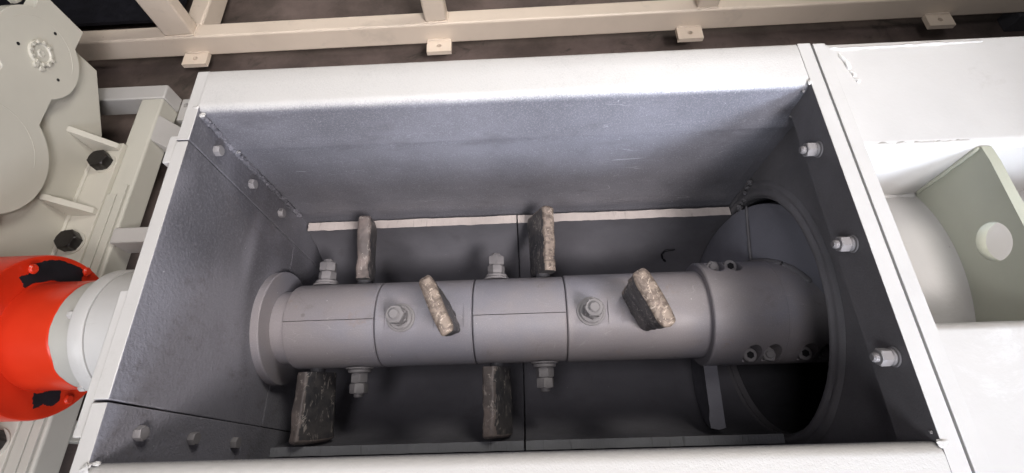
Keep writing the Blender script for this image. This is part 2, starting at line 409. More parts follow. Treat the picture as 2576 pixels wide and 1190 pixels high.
# ------------------------------------------------------------ mixing trough
T = thing('mixer_trough', 'open white steel mixing trough, sprayed dark grey inside, in the middle of the photo', 'mixer trough', (0, 0.46, ZR))
br = 0.026
prof = [(1.006, -0.012), (1.004, -0.003), (0.996, 0.0), (0.95, 0.0)] + [(YB + br - br * sin(R_(a)), -br + br * cos(R_(a))) for a in range(0, 91, 10)]
prof += [(YB, -0.10), (YB - 0.004, -0.155), (YB - 0.004, -0.168), (YB + 0.003, -0.173), (YB + 0.004, -0.190), (0.893, -0.64)] + arc(YS, ZS, 0.4285, 94, 180, 20)
part('back_wall', sheet(B(), prof, XL - 0.003, XR + 0.004, 0.014, 40), M_trough, T)
M_front = oversprayed('oversprayed_front_sheet', -0.010, -0.022, ZR)
profF = [(-0.12, -0.001)] + [(YF - br + br * sin(R_(a)), -br + br * cos(R_(a))) for a in range(0, 91, 10)] + [(YF, -0.10), (0.037, -0.64)] + arc(YS, ZS, 0.4285, -94, -180, 20)
part('front_wall', sheet(B(), profF, XL - 0.003, XR + 0.004, -0.014, 40), M_front, T)
# left end wall: fixed cheeks, removable middle panel, lower half
def cheek(name, poly, x0=-0.864, x1=XL, label=None, bev=0.0025):
    b = prism(B(), poly, x0, x1, 0, bev)
    for f in b.faces:
        c = f.calc_center_median()
        f.material_index = 1 if (c.x > x1 - 0.0032 and c.z < 0.0) else 0
    bmesh.ops.recalc_face_normals(b, faces=b.faces)
    for f in b.faces:
        c = f.calc_center_median()
        f.material_index = 0 if (f.normal.z > 0.5 and c.z > -0.05) or f.normal.x < -0.5 or c.y > 1.0 else 1
    return part(name, b, [M_white, M_wall], T, label=label)
cheek('end_plate', [(0.7785, 0.0), (1.004, 0.0), (1.004, -1.0), (0.7745, -1.0), (0.7745, -0.617)])
cheek('end_plate', [(-0.12, 0.0), (0.1490, 0.0), (0.1521, -0.60), (0.1521, -1.0), (-0.12, -1.0)])
cheek('cover_panel', [(0.154, 0.0), (0.775, 0.0), (0.7715, -0.617), (0.1525, -0.617)], label='removable middle panel of the end wall')
cheek('end_plate', [(0.1545, -0.6205), (0.7705, -0.6205), (0.7705, -1.0), (0.1545, -1.0)])
for a, b in ((0.715, 0.795), (0.085, 0.385)):
    part('stiffener_strip', box(B(), -0.886, -0.8645, a, b, -0.12, -0.004 if a > .5 else -0.006, 0.003), M_white, T)
# right end wall: bolted strip above, holed plate behind
b = box(B(), XR, 0.7655, -0.12, 1.004, -0.114, 0.0012, 0.0016)
bmesh.ops.recalc_face_normals(b, faces=b.faces)
for f in b.faces: f.material_index = 1 if (f.normal.x < -0.9 or f.normal.z < -0.9) else 0
part('bolting_strip', b, [M_white, M_right], T)
def holed(x0, x1, y0, y1, z0, z1, r, n=96):
    b = B(); rows = {}
    for x in (x0, x1):
        inn, out = [], []
        for i in range(n):
            a = 2 * pi * (i + 0.5) / n; s, c = sin(a), cos(a)
            inn.append(b.verts.new((x, YS + r * s, ZS + r * c)))
            k = min(((y1 - YS) / s if s > 0 else (y0 - YS) / s) if abs(s) > 1e-6 else 9, ((z1 - ZS) / c if c > 0 else (z0 - ZS) / c) if abs(c) > 1e-6 else 9)
            out.append(b.verts.new((x, YS + k * s, ZS + k * c)))
        rows[x] = (inn, out)
        for i in range(n): b.faces.new((inn[i], inn[(i + 1) % n], out[(i + 1) % n], out[i]))
    for q in (0, 1):
        p, o = rows[x0][q], rows[x1][q]
        for i in range(n): b.faces.new((p[i], p[(i + 1) % n], o[(i + 1) % n], o[i]))
    return b
hp = part('end_plate', holed(0.7675, 0.790, YF - 0.02, 0.93, -1.06, -0.02, 0.372), M_right, T, label='dark right end plate with the round barrel mouth')
ring = [(0.767, 0.374), (0.757, 0.378), (0.753, 0.386), (0.755, 0.396), (0.761, 0.404), (0.758, 0.412), (0.7595, 0.420), (0.767, 0.428)]
def ringnoise(x, r, a): return r + 0.004 * noise.noise(Vector((sin(a) * 4, cos(a) * 4, r * 30))) + 0.0012 * noise.noise(Vector((sin(a) * 26, cos(a) * 26, r * 60)))
part('mouth_ring', lathe(B(), ring, YS, ZS, 160, closed=True, rf=ringnoise), M_right, T, 60, label='raised welded ring round the barrel mouth')
# liners
zt = -0.641
aT = math.degrees(math.acos((zt - ZS) / 0.37))
for x0, x1, sd, sg in ((-0.803, -0.0275, 1, 1), (-0.0225, 0.752, 2, 1), (-0.803, -0.0255, 3, -1), (-0.0195, 0.752, 4, -1)):
    pr = arc(YS, ZS, 0.371, sg * aT, sg * 179.6, 30)
    b = sheet(B(), pr, x0, x1, (0.034 if sg > 0 else -0.027), 60, 0.005 if sg > 0 else 0.003, sd, mi_end=1)
    part('wear_liner', b, [M_liner, M_edge if sg > 0 else M_edgedark], T, 40)
# welds
part('weld_bead', bead(B(), [(XL + .003, YB - 0.002, -0.015), (XL + .003, YB - .002, -0.17), (XL + .003, 0.886, -0.62)], 0.0080, 0.65, 170, seg=12, step=0.003), M_wall, T, 60)
LUMPS = [((XL + 0.006, YB - 0.004, -0.012), 0.012, 1, 0.6, (1.2, 0.9, 0.6), 0), ((XL - 0.006, YB + 0.012, 0.001), 0.010, 5, .6, (1.3, 1, .35), 0),
         ((XL - 0.004, YF - 0.010, 0.0), 0.013, 3, 0.7, (1.1, 1.2, 0.4), 0), ((XL + 0.012, YF - 0.002, -0.004), 0.010, 4, .7, (1.4, .7, .5), 0),
         ((XR + 0.002, YB + 0.006, -0.001), 0.013, 6, 0.6, (1, 1, .35), 0), ((XR - 0.009, YB - .003, -0.022), 0.007, 7, .5, (1, 1, 1), 1),
         ((XR + 0.004, YF - 0.006, 0.0), 0.014, 8, 0.7, (1.2, 1, .3), 0), ((XR - 0.003, YF + 0.014, -0.010), 0.005, 9, .5, (1, 1, 1), 1),
         ((XL + 0.008, YB - 0.003, -0.178), 0.013, 11, 0.8, (1.3, .6, .8), 1), ((0.737, YB - .003, -0.120), 0.009, 12, 0.7, (1, 1, 1), 1)]
for i in range(7): LUMPS.append(((0.757 + random.uniform(-.006, .004), 0.862 - 0.008 * i + random.uniform(-.006, .006), -0.46 - 0.022 * i), random.uniform(.010, .016), 20 + i, .8, (1, 1, 1.2), 2))
for c, r, sd, am, sq, mi in LUMPS:
    part('weld_lump', lump(B(), c, r * 0.58, sd, am, sq), (M_weldw, M_weld, M_right)[mi], T, 60)
pe = [(YB, -0.116), (YB - 0.004, -0.155), (YB - 0.004, -0.168), (YB + 0.003, -0.173), (YB + 0.004, -0.190), (0.893, -0.64)] + arc(YS, ZS, 0.4285, 94, 180, 20)
part('back_wall', sheet(B(), pe, XR + 0.0045, 0.7672, 0.0139), M_grey, T)
pe = [(YF, -0.116), (0.037, -0.64)] + arc(YS, ZS, 0.4285, -94, -180, 20)
part('front_wall', sheet(B(), pe, XR + 0.0045, 0.7672, -0.0139), M_grey, T)
# hex bolts on the left wall
b = B(); hexa(b, 0.0275, 0.0, 0.0165, 0.3); me_hex = to_mesh('hex_bolt', b, M_bolt)
b = B(); cyl(b, 0.023, 0.0, 0.003, 24); me_hw = to_mesh('washer', b, M_bolt)
for i, (y, z) in enumerate(((0.817, -0.103), (0.822, -0.286), (0.825, -0.479), (0.0985, -0.103), (0.0995, -0.285), (0.0995, -0.475))):
    inst('hex_bolt', me_hex, T, frame((XL, y, z), (1, 0, 0), (0, cos(i * 1.7), sin(i * 1.7))))
# studs with nuts (right strip and shaft)
def stud_meshes(af, base, n_nut, tall, k=1.0):
    out = []; z = 0.0
    b = B(); cyl(b, base, z, z + 0.006 * k, 32, 0.0015 * k); out.append(('washer', to_mesh('washer', b, M_bolt))); z += 0.006 * k
    b = B(); cyl(b, base * 0.84, z, z + 0.012 * k, 32, 0.003 * k); out.append(('spring_washer', to_mesh('spring_washer', b, M_bolt))); z += 0.0125 * k
    for i in range(n_nut):
        b = B(); hexa(b, af, z, z + tall, 0.5 * i + 0.2); out.append(('nut', to_mesh('nut', b, M_bolt))); z += tall + 0.0015
    b = B()
    r = af * 0.30
    cyl(b, r, -0.002, z + 0.010, 24, 0.003)
    for q in range(2): cyl(b, r * 1.06, z + 0.0015 + q * 0.0035, z + 0.0032 + q * 0.0035, 24, 0.0006)
    return to_mesh('stud', b, M_bolt), out
me_s1, subs1 = stud_meshes(0.0315, 0.0205, 1, 0.0215, 0.65)
me_s2, subs2 = stud_meshes(0.050, 0.044, 2, 0.0310)
def put_stud(parent, me, subs, mw, name='stud'):
    o = inst(name, me, parent, mw)
    for n, m in subs: sub(n, m, o)
    return o
for y, z in ((0.707, -0.052), (0.449, -0.046), (0.197, -0.040)):
    put_stud(T, me_s1, subs1, frame((XR, y, z), (-1, 0.0, 0.0), (0, 1, 0.2)))

# ------------------------------------------------------------ mixer shaft
H = thing('mixer_shaft', 'grey sleeved shaft with worn paddles, lying lengthwise along the trough', 'mixer shaft', (0, YS, ZS))
PH = -8.3                                  # paddle plane
def radial(phi): return Vector((0, sin(R_(phi)), cos(R_(phi))))
def sleeve(x0, x1, r, a0=0, a1=360, flats=(), seg=144, lch=0.003, rch=0.003):
    dflat = r * cos(R_(16))
    def rf(x, rr, a):
        for xa, xb in flats:
            if xa - 1e-6 <= x <= xb + 1e-6 and rr > 0.128:
                d = a - R_(PH); d = (d + pi) % (2 * pi) - pi
                if abs(d) < R_(16): return min(rr, dflat / cos(d))
        return rr
    ri = 0.124
    xs = [(x0, ri), (x0, r - lch)] + ([(x0 + lch * 0.3, r - lch * 0.3)] if lch > .006 else []) + [(x0 + lch, r)]
    for xa, xb in flats: xs += [(xa - 0.0004, r), (xa, r), (xb, r), (xb + 0.0004, r)]
    xs += [(x1 - rch, r), (x1, r - rch), (x1, ri)]
    return lathe(B(), xs, YS, ZS, seg, a0, a1, closed=True, rf=rf)
g = 0.45
part('core_shaft', lathe(B(), [(-1.0, 0.1), (-0.80, 0.119), (-0.765, 0.119), (-0.76, 0.123), (0.56, 0.123)], YS, ZS, 72), [M_shaft], H)
part('sealing_collar', lathe(B(), [(-0.8305, 0.1865), (-0.809, 0.1865), (-0.806, 0.184), (-0.806, 0.11)], YS, ZS, 120), M_shaft, H, label='round collar against the left wall')
for x0, x1, lc in ((-0.762, -0.4745, 0.012), (-0.168, 0.1185, 0.003)):
    part('split_sleeve', sleeve(x0, x1, 0.1375, PH + g, PH + 180 - g, lch=lc, seg=90), M_shaft, H)
    part('split_sleeve', sleeve(x0, x1, 0.1375, PH - 180 + g, PH - g, lch=lc, seg=90), M_shaft, H)
fl2 = ((-0.440, -0.338), (-0.288, -0.196)); fl4 = ((0.143, 0.245), (0.283, 0.375))
part('paddle_sleeve', sleeve(-0.471, -0.1715, 0.1375, flats=fl2), M_shaft, H)
part('paddle_sleeve', sleeve(0.1215, 0.57, 0.1405, flats=fl4), M_shaft, H)
# clamping hub with bolt pockets
def hub_mesh():
    b = lathe(B(), [(0.553, 0.13), (0.553, 0.1625), (0.5565, 0.166), (0.768, 0.166), (0.7692, 0.1645), (0.7704, 0.166), (1.35, 0.166)], YS, ZS, 144)
    bmesh.ops.recalc_face_normals(b, faces=b.faces)
    me = bpy.data.meshes.new('h'); b.to_mesh(me); b.free(); o = bpy.data.objects.new('h', me); COL.objects.link(o)
    cut = B(); u = radial(PH); wv = radial(PH + 90)
    for x, s in POCK: cyl(cut, 0.0265, 0.0, 0.2, 32, 0, frame(Vector((x, YS, ZS)) + wv * (s * 0.140) + u * 0.050, u))
    bmesh.ops.recalc_face_normals(cut, faces=cut.faces)
    cm = bpy.data.meshes.new('c'); cut.to_mesh(cm); cut.free(); c = bpy.data.objects.new('c', cm); COL.objects.link(c)
    md = o.modifiers.new('b', 'BOOLEAN'); md.operation = 'DIFFERENCE'; md.object = c; md.solver = 'EXACT'
    dg = bpy.context.evaluated_depsgraph_get(); out = B(); out.from_mesh(o.evaluated_get(dg).to_mesh())
    bpy.data.objects.remove(o); bpy.data.objects.remove(c); return out
POCK = ((0.604, 1), (0.659, 1), (0.676, -1), (0.735, -1), (0.842, -1), (0.902, -1))
part('clamp_hub', hub_mesh(), M_shaft, H, 30)
b = B(); cyl(b, 0.021, 0, 0.024, 28, 0.003); hexa(b, 0.020, 0.0242, 0.0246); me_cap = to_mesh('cap_screw', b, [M_bolt])
b = B(); hexa(b, 0.037, 0, 0.020, .3); cyl(b, 0.012, 0.0, 0.028, 20, 0.002); me_pn = to_mesh('hex_nut', b, M_bolt)
b = B(); hexa(b, 0.020, 0.0, 0.001); me_sock = to_mesh('hex_socket', b, M_gap)
u, wv = radial(PH), radial(PH + 90)
for i, (x, s) in enumerate(POCK):
    cap = i in (1, 2, 4)
    o = inst('cap_screw' if cap else 'hex_nut', me_cap if cap else me_pn, H, frame(Vector((x, YS, ZS)) + wv * (s * 0.140) + u * 0.0495, u, wv))
    if cap:
        q = sub('hex_socket', me_sock, o); q.location = (0, 0, 0.0244 * S)
# studs on the shaft
for x, ph, r in ((-0.683, PH + 90, .1375), (-0.101, PH + 90, .1375), (-0.551, PH - 90, .1375), (0.049, PH - 90, .1375), (-0.389, PH, .134), (0.194, PH, .1365)):
    d = radial(ph); put_stud(H, me_s2, subs2, frame(Vector((x, YS, ZS)) + d * (r - 0.001), d, (cos(x * 9), 0, 0) if abs(ph - PH) > 1 else (1, 0.35, 0)))
# paddles
def paddle_bm(seed, L0, L1, Tk, r0, r1, flip):
    b = B(); n, m = 18, 44; rows = []
    for j in range(n + 4):
        t = min(j / (n - 1), 1.0); e = max(0, j - (n - 1)) / 4.0
        sh = (1.0, 0.985, 0.93, 0.72, 0.3)[max(0, j - (n - 1))]; rr = r0 + (r1 - r0) * t + 0.012 * math.sqrt(max(0, 1 - sh * sh)) * (e > 0)
        L = L0 + (L1 - L0) * t; row = []
        for i in range(m):
            a = 2 * pi * i / m; c, s = cos(a), sin(a)
            du = math.copysign(abs(c) ** 0.42, c); dv = math.copysign(abs(s) ** 0.38, s)
            kv = sh if e else 1.0
            p = Vector((du * Tk / 2 * (1 - (1 - kv) * 0.9), dv * L / 2 * (1 - (1 - kv) * (Tk / L)), rr))
            q = noise.noise(Vector((p.x * 26, p.y * 26, p.z * 20)) + Vector((seed, 0, 0))) * 0.0034 + noise.noise(p * 70 + Vector((0, seed, 0))) * 0.0022
            d = Vector((du * abs(c) / Tk * .04, dv * abs(s), 0)); d = d.normalized() if d.length > 1e-6 else Vector((1, 0, 0))
            edge = 0.5 + 0.5 * abs(s)
            p += d * q * edge * 1.3
            if t > .85: p.z += noise.noise(Vector((p.y * 22, seed, p.x * 22))) * 0.006
            row.append(b.verts.new(p))
        rows.append(row)
    for j, (p, q) in enumerate(zip(rows, rows[1:])):
        for i in range(m):
            f = b.faces.new((p[i], p[(i + 1) % m], q[(i + 1) % m], q[i]))
            c = f.calc_center_median(); L = L0 + (L1 - L0) * min(j / (n - 1), 1)
            k = 0.009 * noise.noise(c * 40 + Vector((seed, 0, 0)))
            if j >= n - 1 or c.y * flip > L / 2 - 0.009 + k and abs(c.x) < Tk * 0.47: f.material_index = 1
    b.faces.new(rows[0]); f = b.faces.new(rows[-1]); f.material_index = 1
    return b
for i, (x, ph, L0, L1, Tk, r1, tw) in enumerate(((-0.552, PH + 90, .105, .13, .048, .358, 6), (-0.690, PH - 90, .125, .150, .052, .350, 27), (-0.243, PH, .12, .172, .043, .345, 23),
                                            (0.057, PH + 90, .14, .155, .046, .362, 22), (-0.104, PH - 90, .125, .135, .050, .352, 24), (0.335, PH, .135, .165, .050, .345, 25))):
    d = radial(ph); tt = radial(ph + 90); lg = tt * cos(R_(tw)) - Vector((1, 0, 0)) * sin(R_(tw))
    thick = lg.cross(d)
    mw = frame(Vector((x, YS, ZS)), d, thick)
    flip = -1 if ph > 0 else (1 if ph < -50 else 1)
    b = paddle_bm(i * 7.3, L0, L1, Tk, 0.149, r1, flip)
    o = inst('paddle', to_mesh('paddle', b, [M_worn, M_bronze if i in (2, 3, 5) else M_brown], ang=50), H, mw)
    b = B(); cyl(b, 0.024, 0.12, 0.16, 24); sub('shank', to_mesh('shank', b, M_dark), o)
# auger flight
def flight():
    b = B(); a_s, a_e = 262.0, -330.0; N = 170; rows = []
    for i in range(N + 1):
        a = a_s + (a_e - a_s) * i / N
        x = 0.575 + max(0, 262 - a) * 0.00098 if a > 129 else 0.7055 + (129 - a) * 0.00150
        row = []
        for r, dx in ((0.163, -0.021), (0.30, -0.021), (0.325, -0.026), (0.352, -0.024), (0.357, 0.0), (0.352, 0.021), (0.163, 0.021)):
            rr = r + (0.0025 * noise.noise(Vector((a * .12, r * 9, 1))) if r > .2 else 0)
            row.append(b.verts.new((x + dx + 0.004 * (a < 80) * (dx < 0), YS + rr * sin(R_(a)), ZS + rr * cos(R_(a)))))
        rows.append(row)
    m = len(rows[0])
    for p, q in zip(rows, rows[1:]):
        for j in range(m): b.faces.new((p[j], p[(j + 1) % m], q[(j + 1) % m], q[j]))
    b.faces.new(rows[0]); b.faces.new(rows[-1]); return b
part('auger_flight', flight(), M_flight, H, 40, label='dark screw blade at the barrel mouth')
def flight_weld():
    pts = []
    for i in range(14):
        t = i / 13; r = 0.172 + 0.185 * t; a = 79 - 3 * t
        x = 0.7055 + (129 - a) * 0.0015 - 0.0245; pts.append((x, YS + r * sin(R_(a)), ZS + r * cos(R_(a))))
    b = bead(B(), pts, 0.005, .4, 60)
    pts = []
    for i in range(30):
        a = 130 - 4 * i; x = 0.7055 + (129 - a) * 0.0015 - 0.018; pts.append((x, YS + .162 * sin(R_(a)), ZS + .162 * cos(R_(a))))
    return bead(b, pts, 0.014, .18, 30, seed=3, seg=12)
part('flight_weld', flight_weld(), M_right, H, 60)

# ------------------------------------------------------------ scrap of wire on the back liner
pts = [(0.553, .7490, -.856), (0.540, .7585, -.845), (0.535, .7705, -.829), (0.5445, .7785, -.815), (0.5655, .7800, -.8105), (0.583, .7800, -.8115)]
single('wire_scrap', bead(B(), pts, 0.0045, 0.3, 60), M_chip_shade, 'tiny curled dark scrap of wire lying on the back liner near the auger', 'wire scrap', (0.553, .749, -.856))

# ------------------------------------------------------------ extruder barrel (right machine)
X = thing('extruder_barrel', 'white welded barrel housing with an open ribbed pocket, joined to the right of the trough', 'extruder barrel', (1.3, YS, -1.07))
y0, y1 = 0.257, 0.668; rb = 0.022
prB = [(1.0, -0.10), (1.0, -0.006), (0.994, -0.0005)] + [(y1 + rb - rb * sin(R_(a)), -rb + rb * cos(R_(a)) - 0.0005) for a in range(0, 91, 10)] + [(y1, -0.30)]
part('back_plate', sheet(B(), prB, 0.7900, 2.4, 0.0161, 8), M_white, X)
prF = [(-0.20, -0.0005)] + [(y0 - rb + rb * sin(R_(a)), -rb + rb * cos(R_(a)) - 0.0005) for a in range(0, 91, 10)] + [(y0, -0.30)]
part('front_plate', sheet(B(), prF, 0.7900, 2.4, -0.016, 8), M_putty, X)
part('end_flange', box(B(), 0.7716, 0.803, -0.2, 1.002, -0.16, 0.0003, 0.0012), M_white, X)
def rib():
    # plate across the pocket with a round hole, outline meeting the barrel below
    b = B(); hy, hz, hr = 0.457, -0.083, 0.0455; n = 64
    zb = -0.26; zt = -0.004
    rows = {}
    for x in (1.070, 1.094):
        inn, out = [], []
        for i in range(n):
            a = 2 * pi * (i + 0.5) / n; s, c = sin(a), cos(a)
            inn.append(b.verts.new((x, hy + hr * s, hz + hr * c)))
            ky = (y1 - 0.001 - hy) / s if s > 1e-6 else ((y0 + 0.001 - hy) / s if s < -1e-6 else 9)
            kz = (zt - hz) / c if c > 1e-6 else ((zb - hz) / c if c < -1e-6 else 9)
            k = min(ky, kz); out.append(b.verts.new((x, hy + k * s, hz + k * c)))
        rows[x] = (inn, out)
        for i in range(n): b.faces.new((inn[i], inn[(i + 1) % n], out[(i + 1) % n], out[i]))
    for q in (0, 1):
        for i in range(n): b.faces.new((rows[1.070][q][i], rows[1.070][q][(i + 1) % n], rows[1.094][q][(i + 1) % n], rows[1.094][q][i]))
    return b
part('rib_plate', rib(), M_rib, X, label='cross rib with a round hole')
part('barrel_tube', lathe(B(), [(0.791, 0.374), (2.4, 0.374), (2.4, 0.437), (0.791, 0.437)], YS, ZS, 144, closed=True), [M_white], X)
part('barrel_bore', lathe(B(), [(0.7905, 0.3725), (2.3, 0.3725), (2.3, 0.02), (2.29, 0.02), (2.29, 0.371), (0.7905, 0.371)], YS, ZS, 144, closed=True), M_dark, X)
k = B(); bead(k, [(x, y1 - 0.003, -0.235 + 0.003 * sin(x * 60)) for x in [0.81 + .02 * i for i in range(14)]], 0.010, .4, 40)
part('weld_bead', k, M_weldw, X, 60)

k = [(0.828, 0.962), (0.838, 0.905), (0.842, 0.880), (0.846, 0.862)]
for i in range(3):
    (xa, ya), (xb, yb_) = k[i], k[i + 1]
    part('paint_run', bead(B(), [(xa, ya, 0.0), ((xa + xb) / 2 + .004, (ya + yb_) / 2, 0.001), (xb, yb_ + .004, 0.0)], 0.006 - .001 * i, .6, 40, seed=i), M_run, X, 60)
part('paint_run', bead(B(), [(0.812, 0.985, 0.0), (0.83, 0.978, 0.001), (1.2, 0.984, -0.001)], 0.0035, .7, 30, seed=9), M_white, X, 60)
part('weld_bead', bead(B(), [(0.815, y1 + 0.012, -0.006), (1.05, y1 + 0.012, -0.006)], 0.0055, .6, 50, seed=5), M_white, X, 60)
part('weld_bead', bead(B(), [(1.067, y1 - 0.002, -0.012), (1.067, y1 - .002, -0.22)], 0.006, .4, 40, seed=6), M_rib, X, 60)

# ------------------------------------------------------------ bearing housing, coupling
K = thing('bearing_housing', 'round white flanged bearing housing between the trough and the orange coupling', 'bearing housing', (-1.1, YS, ZS - 0.21))
part('housing_body', lathe(B(), [(-1.318, 0.150), (-1.318, 0.206), (-0.8875, 0.206), (-0.8875, 0.15)], YS, ZS, 128, closed=True), M_white, K)
part('end_cap', lathe(B(), [(-1.366, 0.178), (-1.366, 0.210), (-1.363, 0.213), (-1.324, 0.213), (-1.320, 0.2105), (-1.320, 0.178)], YS, ZS, 128, closed=True), M_white, K)
b = B(); hexa(b, 0.022, 0, 0.018); me_fb = to_mesh('cap_bolt', b, M_white)
for y, z in ((0.470, -0.420), (0.276, -0.545), (0.655, -0.56)):
    inst('cap_bolt', me_fb, K, frame((-1.3662, y, z), (-1, 0, 0), (0, 1, 0)))
Q = thing('shaft_coupling', 'bright orange coupling with chipped paint at the left edge of the photo', 'coupling', (-1.65, YS, ZS - 0.27))
def jag(x, r, a):
    return r
bs = lathe(B(), [(-1.50, 0.178), (-1.37, 0.178), (-1.335, 0.178)], YS, ZS, 96); part('sleeve', bs, M_sleeve, Q, label='bare grey end of the coupling sleeve')
def orange_skin():
    b = B(); seg = 192; rows = []
    for k, (x, r) in enumerate(((-1.63, 0.155), (-1.63, 0.1800), (-1.46, 0.1800), (-1.455, 0.1800), (-1.45, 0.1785))):
        row = []
        for i in range(seg):
            a = 2 * pi * i / seg
            j = 0.008 * noise.noise(Vector((sin(a) * 2.4, cos(a) * 2.4, 2))) + 0.0015 * noise.noise(Vector((sin(a) * 11, cos(a) * 11, 5)))
            row.append(b.verts.new((x + (j if k >= 2 else 0), YS + r * sin(a), ZS + r * cos(a))))
        rows.append(row)
    for p, q in zip(rows, rows[1:]):
        for i in range(seg): b.faces.new((p[i], p[(i + 1) % seg], q[(i + 1) % seg], q[i]))
    return b
part('painted_sleeve', orange_skin(), M_orange, Q)
part('drum', lathe(B(), [(-1.95, 0.1), (-1.95, 0.273), (-1.626, 0.273), (-1.620, 0.270), (-1.620, 0.262), (-1.622, 0.259), (-1.622, 0.15)], YS, ZS, 128), M_orange, Q)
def patch(pol, seed):
    b = B(); vs = []
    n = len(pol); P = []
    for (r0, a0), (r1, a1) in zip(pol, pol[1:] + pol[:1]):
        for t in range(10): P.append((r0 + (r1 - r0) * t / 10, a0 + (a1 - a0) * t / 10))
    lo, hi = [], []
    for i, (r, a) in enumerate(P):
        rr = r + 0.005 * noise.noise(Vector((i * .30, seed, 0))) + 0.001 * (1 if noise.noise(Vector((i * .9, seed, 3))) > 0 else -1)
        aa = R_(a + 2.0 * noise.noise(Vector((i * .45, seed, 7)))); c = (YS + rr * sin(aa), ZS + rr * cos(aa))
        lo.append(b.verts.new((-1.623, *c))); hi.append(b.verts.new((-1.6208, *c)))
    b.faces.new(hi); b.faces.new(lo)
    for i in range(len(P)): b.faces.new((lo[i], lo[(i + 1) % len(P)], hi[(i + 1) % len(P)], hi[i]))
    return b
part('bare_patch', patch([(0.187, 40), (0.228, 40), (0.222, 47), (0.250, 56), (0.256, 72), (0.255, 98), (0.187, 104), (0.185, 80)], 1), M_chip_shade, Q, label='black patch where the orange paint has come off')
part('bare_patch', patch([(0.187, -96), (0.236, -99), (0.225, -108), (0.240, -114), (0.232, -122), (0.187, -126)], 2), M_chip_shade, Q, label='black patch where the orange paint has come off')
b = B(); cyl(b, 0.017, 0.0, 0.013, 24, 0.005); me_ob = to_mesh('drum_bolt', b, M_orange)
for a, r in ((51, .236), (100, .252), (-128, .240)):
    inst('drum_bolt', me_ob, Q, frame((-1.620, YS + r * sin(R_(a)), ZS + r * cos(R_(a))), (1, 0, 0), (0, 1, 0)))

# ------------------------------------------------------------ gearbox
G = thing('gearbox', 'pale grey gearbox with a lobed cover plate in the top left corner', 'gearbox', (-2.3, 1.0, -0.92))
def cover_poly():
    zb, ztp = -0.582, -0.372; P = [(1.857, zb)]
    for cy, cz, r in ((1.612, -0.466, 0.183), (1.130, -0.450, 0.2445)):
        d0 = math.sqrt(r * r - (zb - cz) ** 2); a0 = math.atan2(zb - cz, d0); a1 = -pi - a0
        P += [(cy + r * cos(a0 + (a1 - a0) * i / 32), cz + r * sin(a0 + (a1 - a0) * i / 32)) for i in range(33)]
    P += [(0.3, zb), (0.3, ztp)]
    for cy, cz, r in ((1.130, -0.450, 0.2445), (1.612, -0.466, 0.183)):
        d0 = math.sqrt(r * r - (ztp - cz) ** 2); a0 = pi - math.atan2(ztp - cz, d0); a1 = math.atan2(ztp - cz, d0)
        P += [(cy + r * cos(a0 + (a1 - a0) * i / 32), cz + r * sin(a0 + (a1 - a0) * i / 32)) for i in range(33)]
    P.append((1.857, ztp + 0.0)); return P
part('cover_plate', prism(B(), cover_poly(), -2.018, -1.962, 0, 0.002), M_gear, G)
part('body', prism(B(), [(0.0, -0.40), (1.80, -0.40), (1.80, -0.757), (1.528, -0.905), (0.0, -0.905)], -3.0, -2.020, 0, 0.004), M_gear, G)
part('edge_strip', box(B(), -2.05, -2.0, 1.858, 1.885, -0.56, -0.30, 0.003), M_gear, G)
part('top_bolt', hexa(B(), 0.05, -0.402, -0.375, 0, Matrix.Translation((-2.10, 1.86, 0))), M_gear, G)
for cy, cz, r in ((1.612, -0.466, 0.150), (1.130, -0.450, 0.185)):
    part('boss_ring', lathe(B(), [(-1.963, r - 0.004), (-1.9614, r - 0.002), (-1.9614, r), (-1.963, r + 0.003)], cy, cz, 96, -40 if r > .16 else 20, 170), M_gear, G)
hubc = (1.612, -0.466)
part('bearing_cap', lathe(B(), [(-1.963, 0.052), (-1.953, 0.050), (-1.953, 0.040), (-1.958, 0.036), (-1.958, 0.016), (-1.954, 0.012), (-1.956, 0.002)], *hubc, 64), M_gear, G, label='notched round bearing cap on the cover')
b = B(); box(b, -0.0055, 0.0055, -0.007, 0.007, 0, 0.006, 0.0015); me_tab = to_mesh('lock_tab', b, M_gear)
for i in range(11):
    a = 2 * pi * i / 11 + 0.2
    if i == 4: continue
    inst('lock_tab', me_tab, G, frame((-1.9535, hubc[0] + 0.046 * sin(a), hubc[1] + 0.046 * cos(a)), (1, 0, 0), (0, cos(a), -sin(a))))
b = B(); hexa(b, 0.020, 0, 0.010); me_gb = to_mesh('cover_bolt', b, M_gear)
for y, z in ((1.553, -0.466), (1.556, -0.492)): inst('cover_bolt', me_gb, G, frame((-1.962, y, z), (1, 0, 0), (0, 1, 0)))
b = B(); cyl(b, 0.0065, 0, 0.0015, 16); me_sh = to_mesh('screw_hole', b, M_gap)
for y, z in ((1.579, -0.382), (1.741, -0.482), (1.567, -0.571)): inst('screw_hole', me_sh, G, frame((-1.9618, y, z), (1, 0, 0), (0, 1, 0)))
part('foot_plate', box(B(), -2.08, -1.893, -0.15, 1.475, -0.925, -0.900, 0.003), M_gear, G)
part('weld_bead', bead(B(), [(-2.018, -.1, -0.898), (-2.018, 1.43, -0.898)], 0.010, .25, 30), M_gear, G, 60)
for y in (1.445, 1.10, 0.30):
    part('gusset', prism(B(), [(-2.019, -0.735), (-2.019, -0.899), (-1.898, -0.899), (-1.898, -0.880)], y - 0.014, y + 0.014, 1, 0.002), M_gear, G)
b = B(); hexa(b, 0.082, 0.006, 0.050, 0.2); me_bb = to_mesh('foot_bolt', b, M_black)
b = B(); cyl(b, 0.052, 0, 0.006, 32); me_bw = to_mesh('washer', b, M_gear)
for i, y in enumerate((1.362, 0.951, 0.150)):
    o = inst('foot_bolt', me_bb, G, frame((-1.950, y, -0.900), (0, 0, 1), (cos(i), sin(i), 0))); sub('washer', me_bw, o)

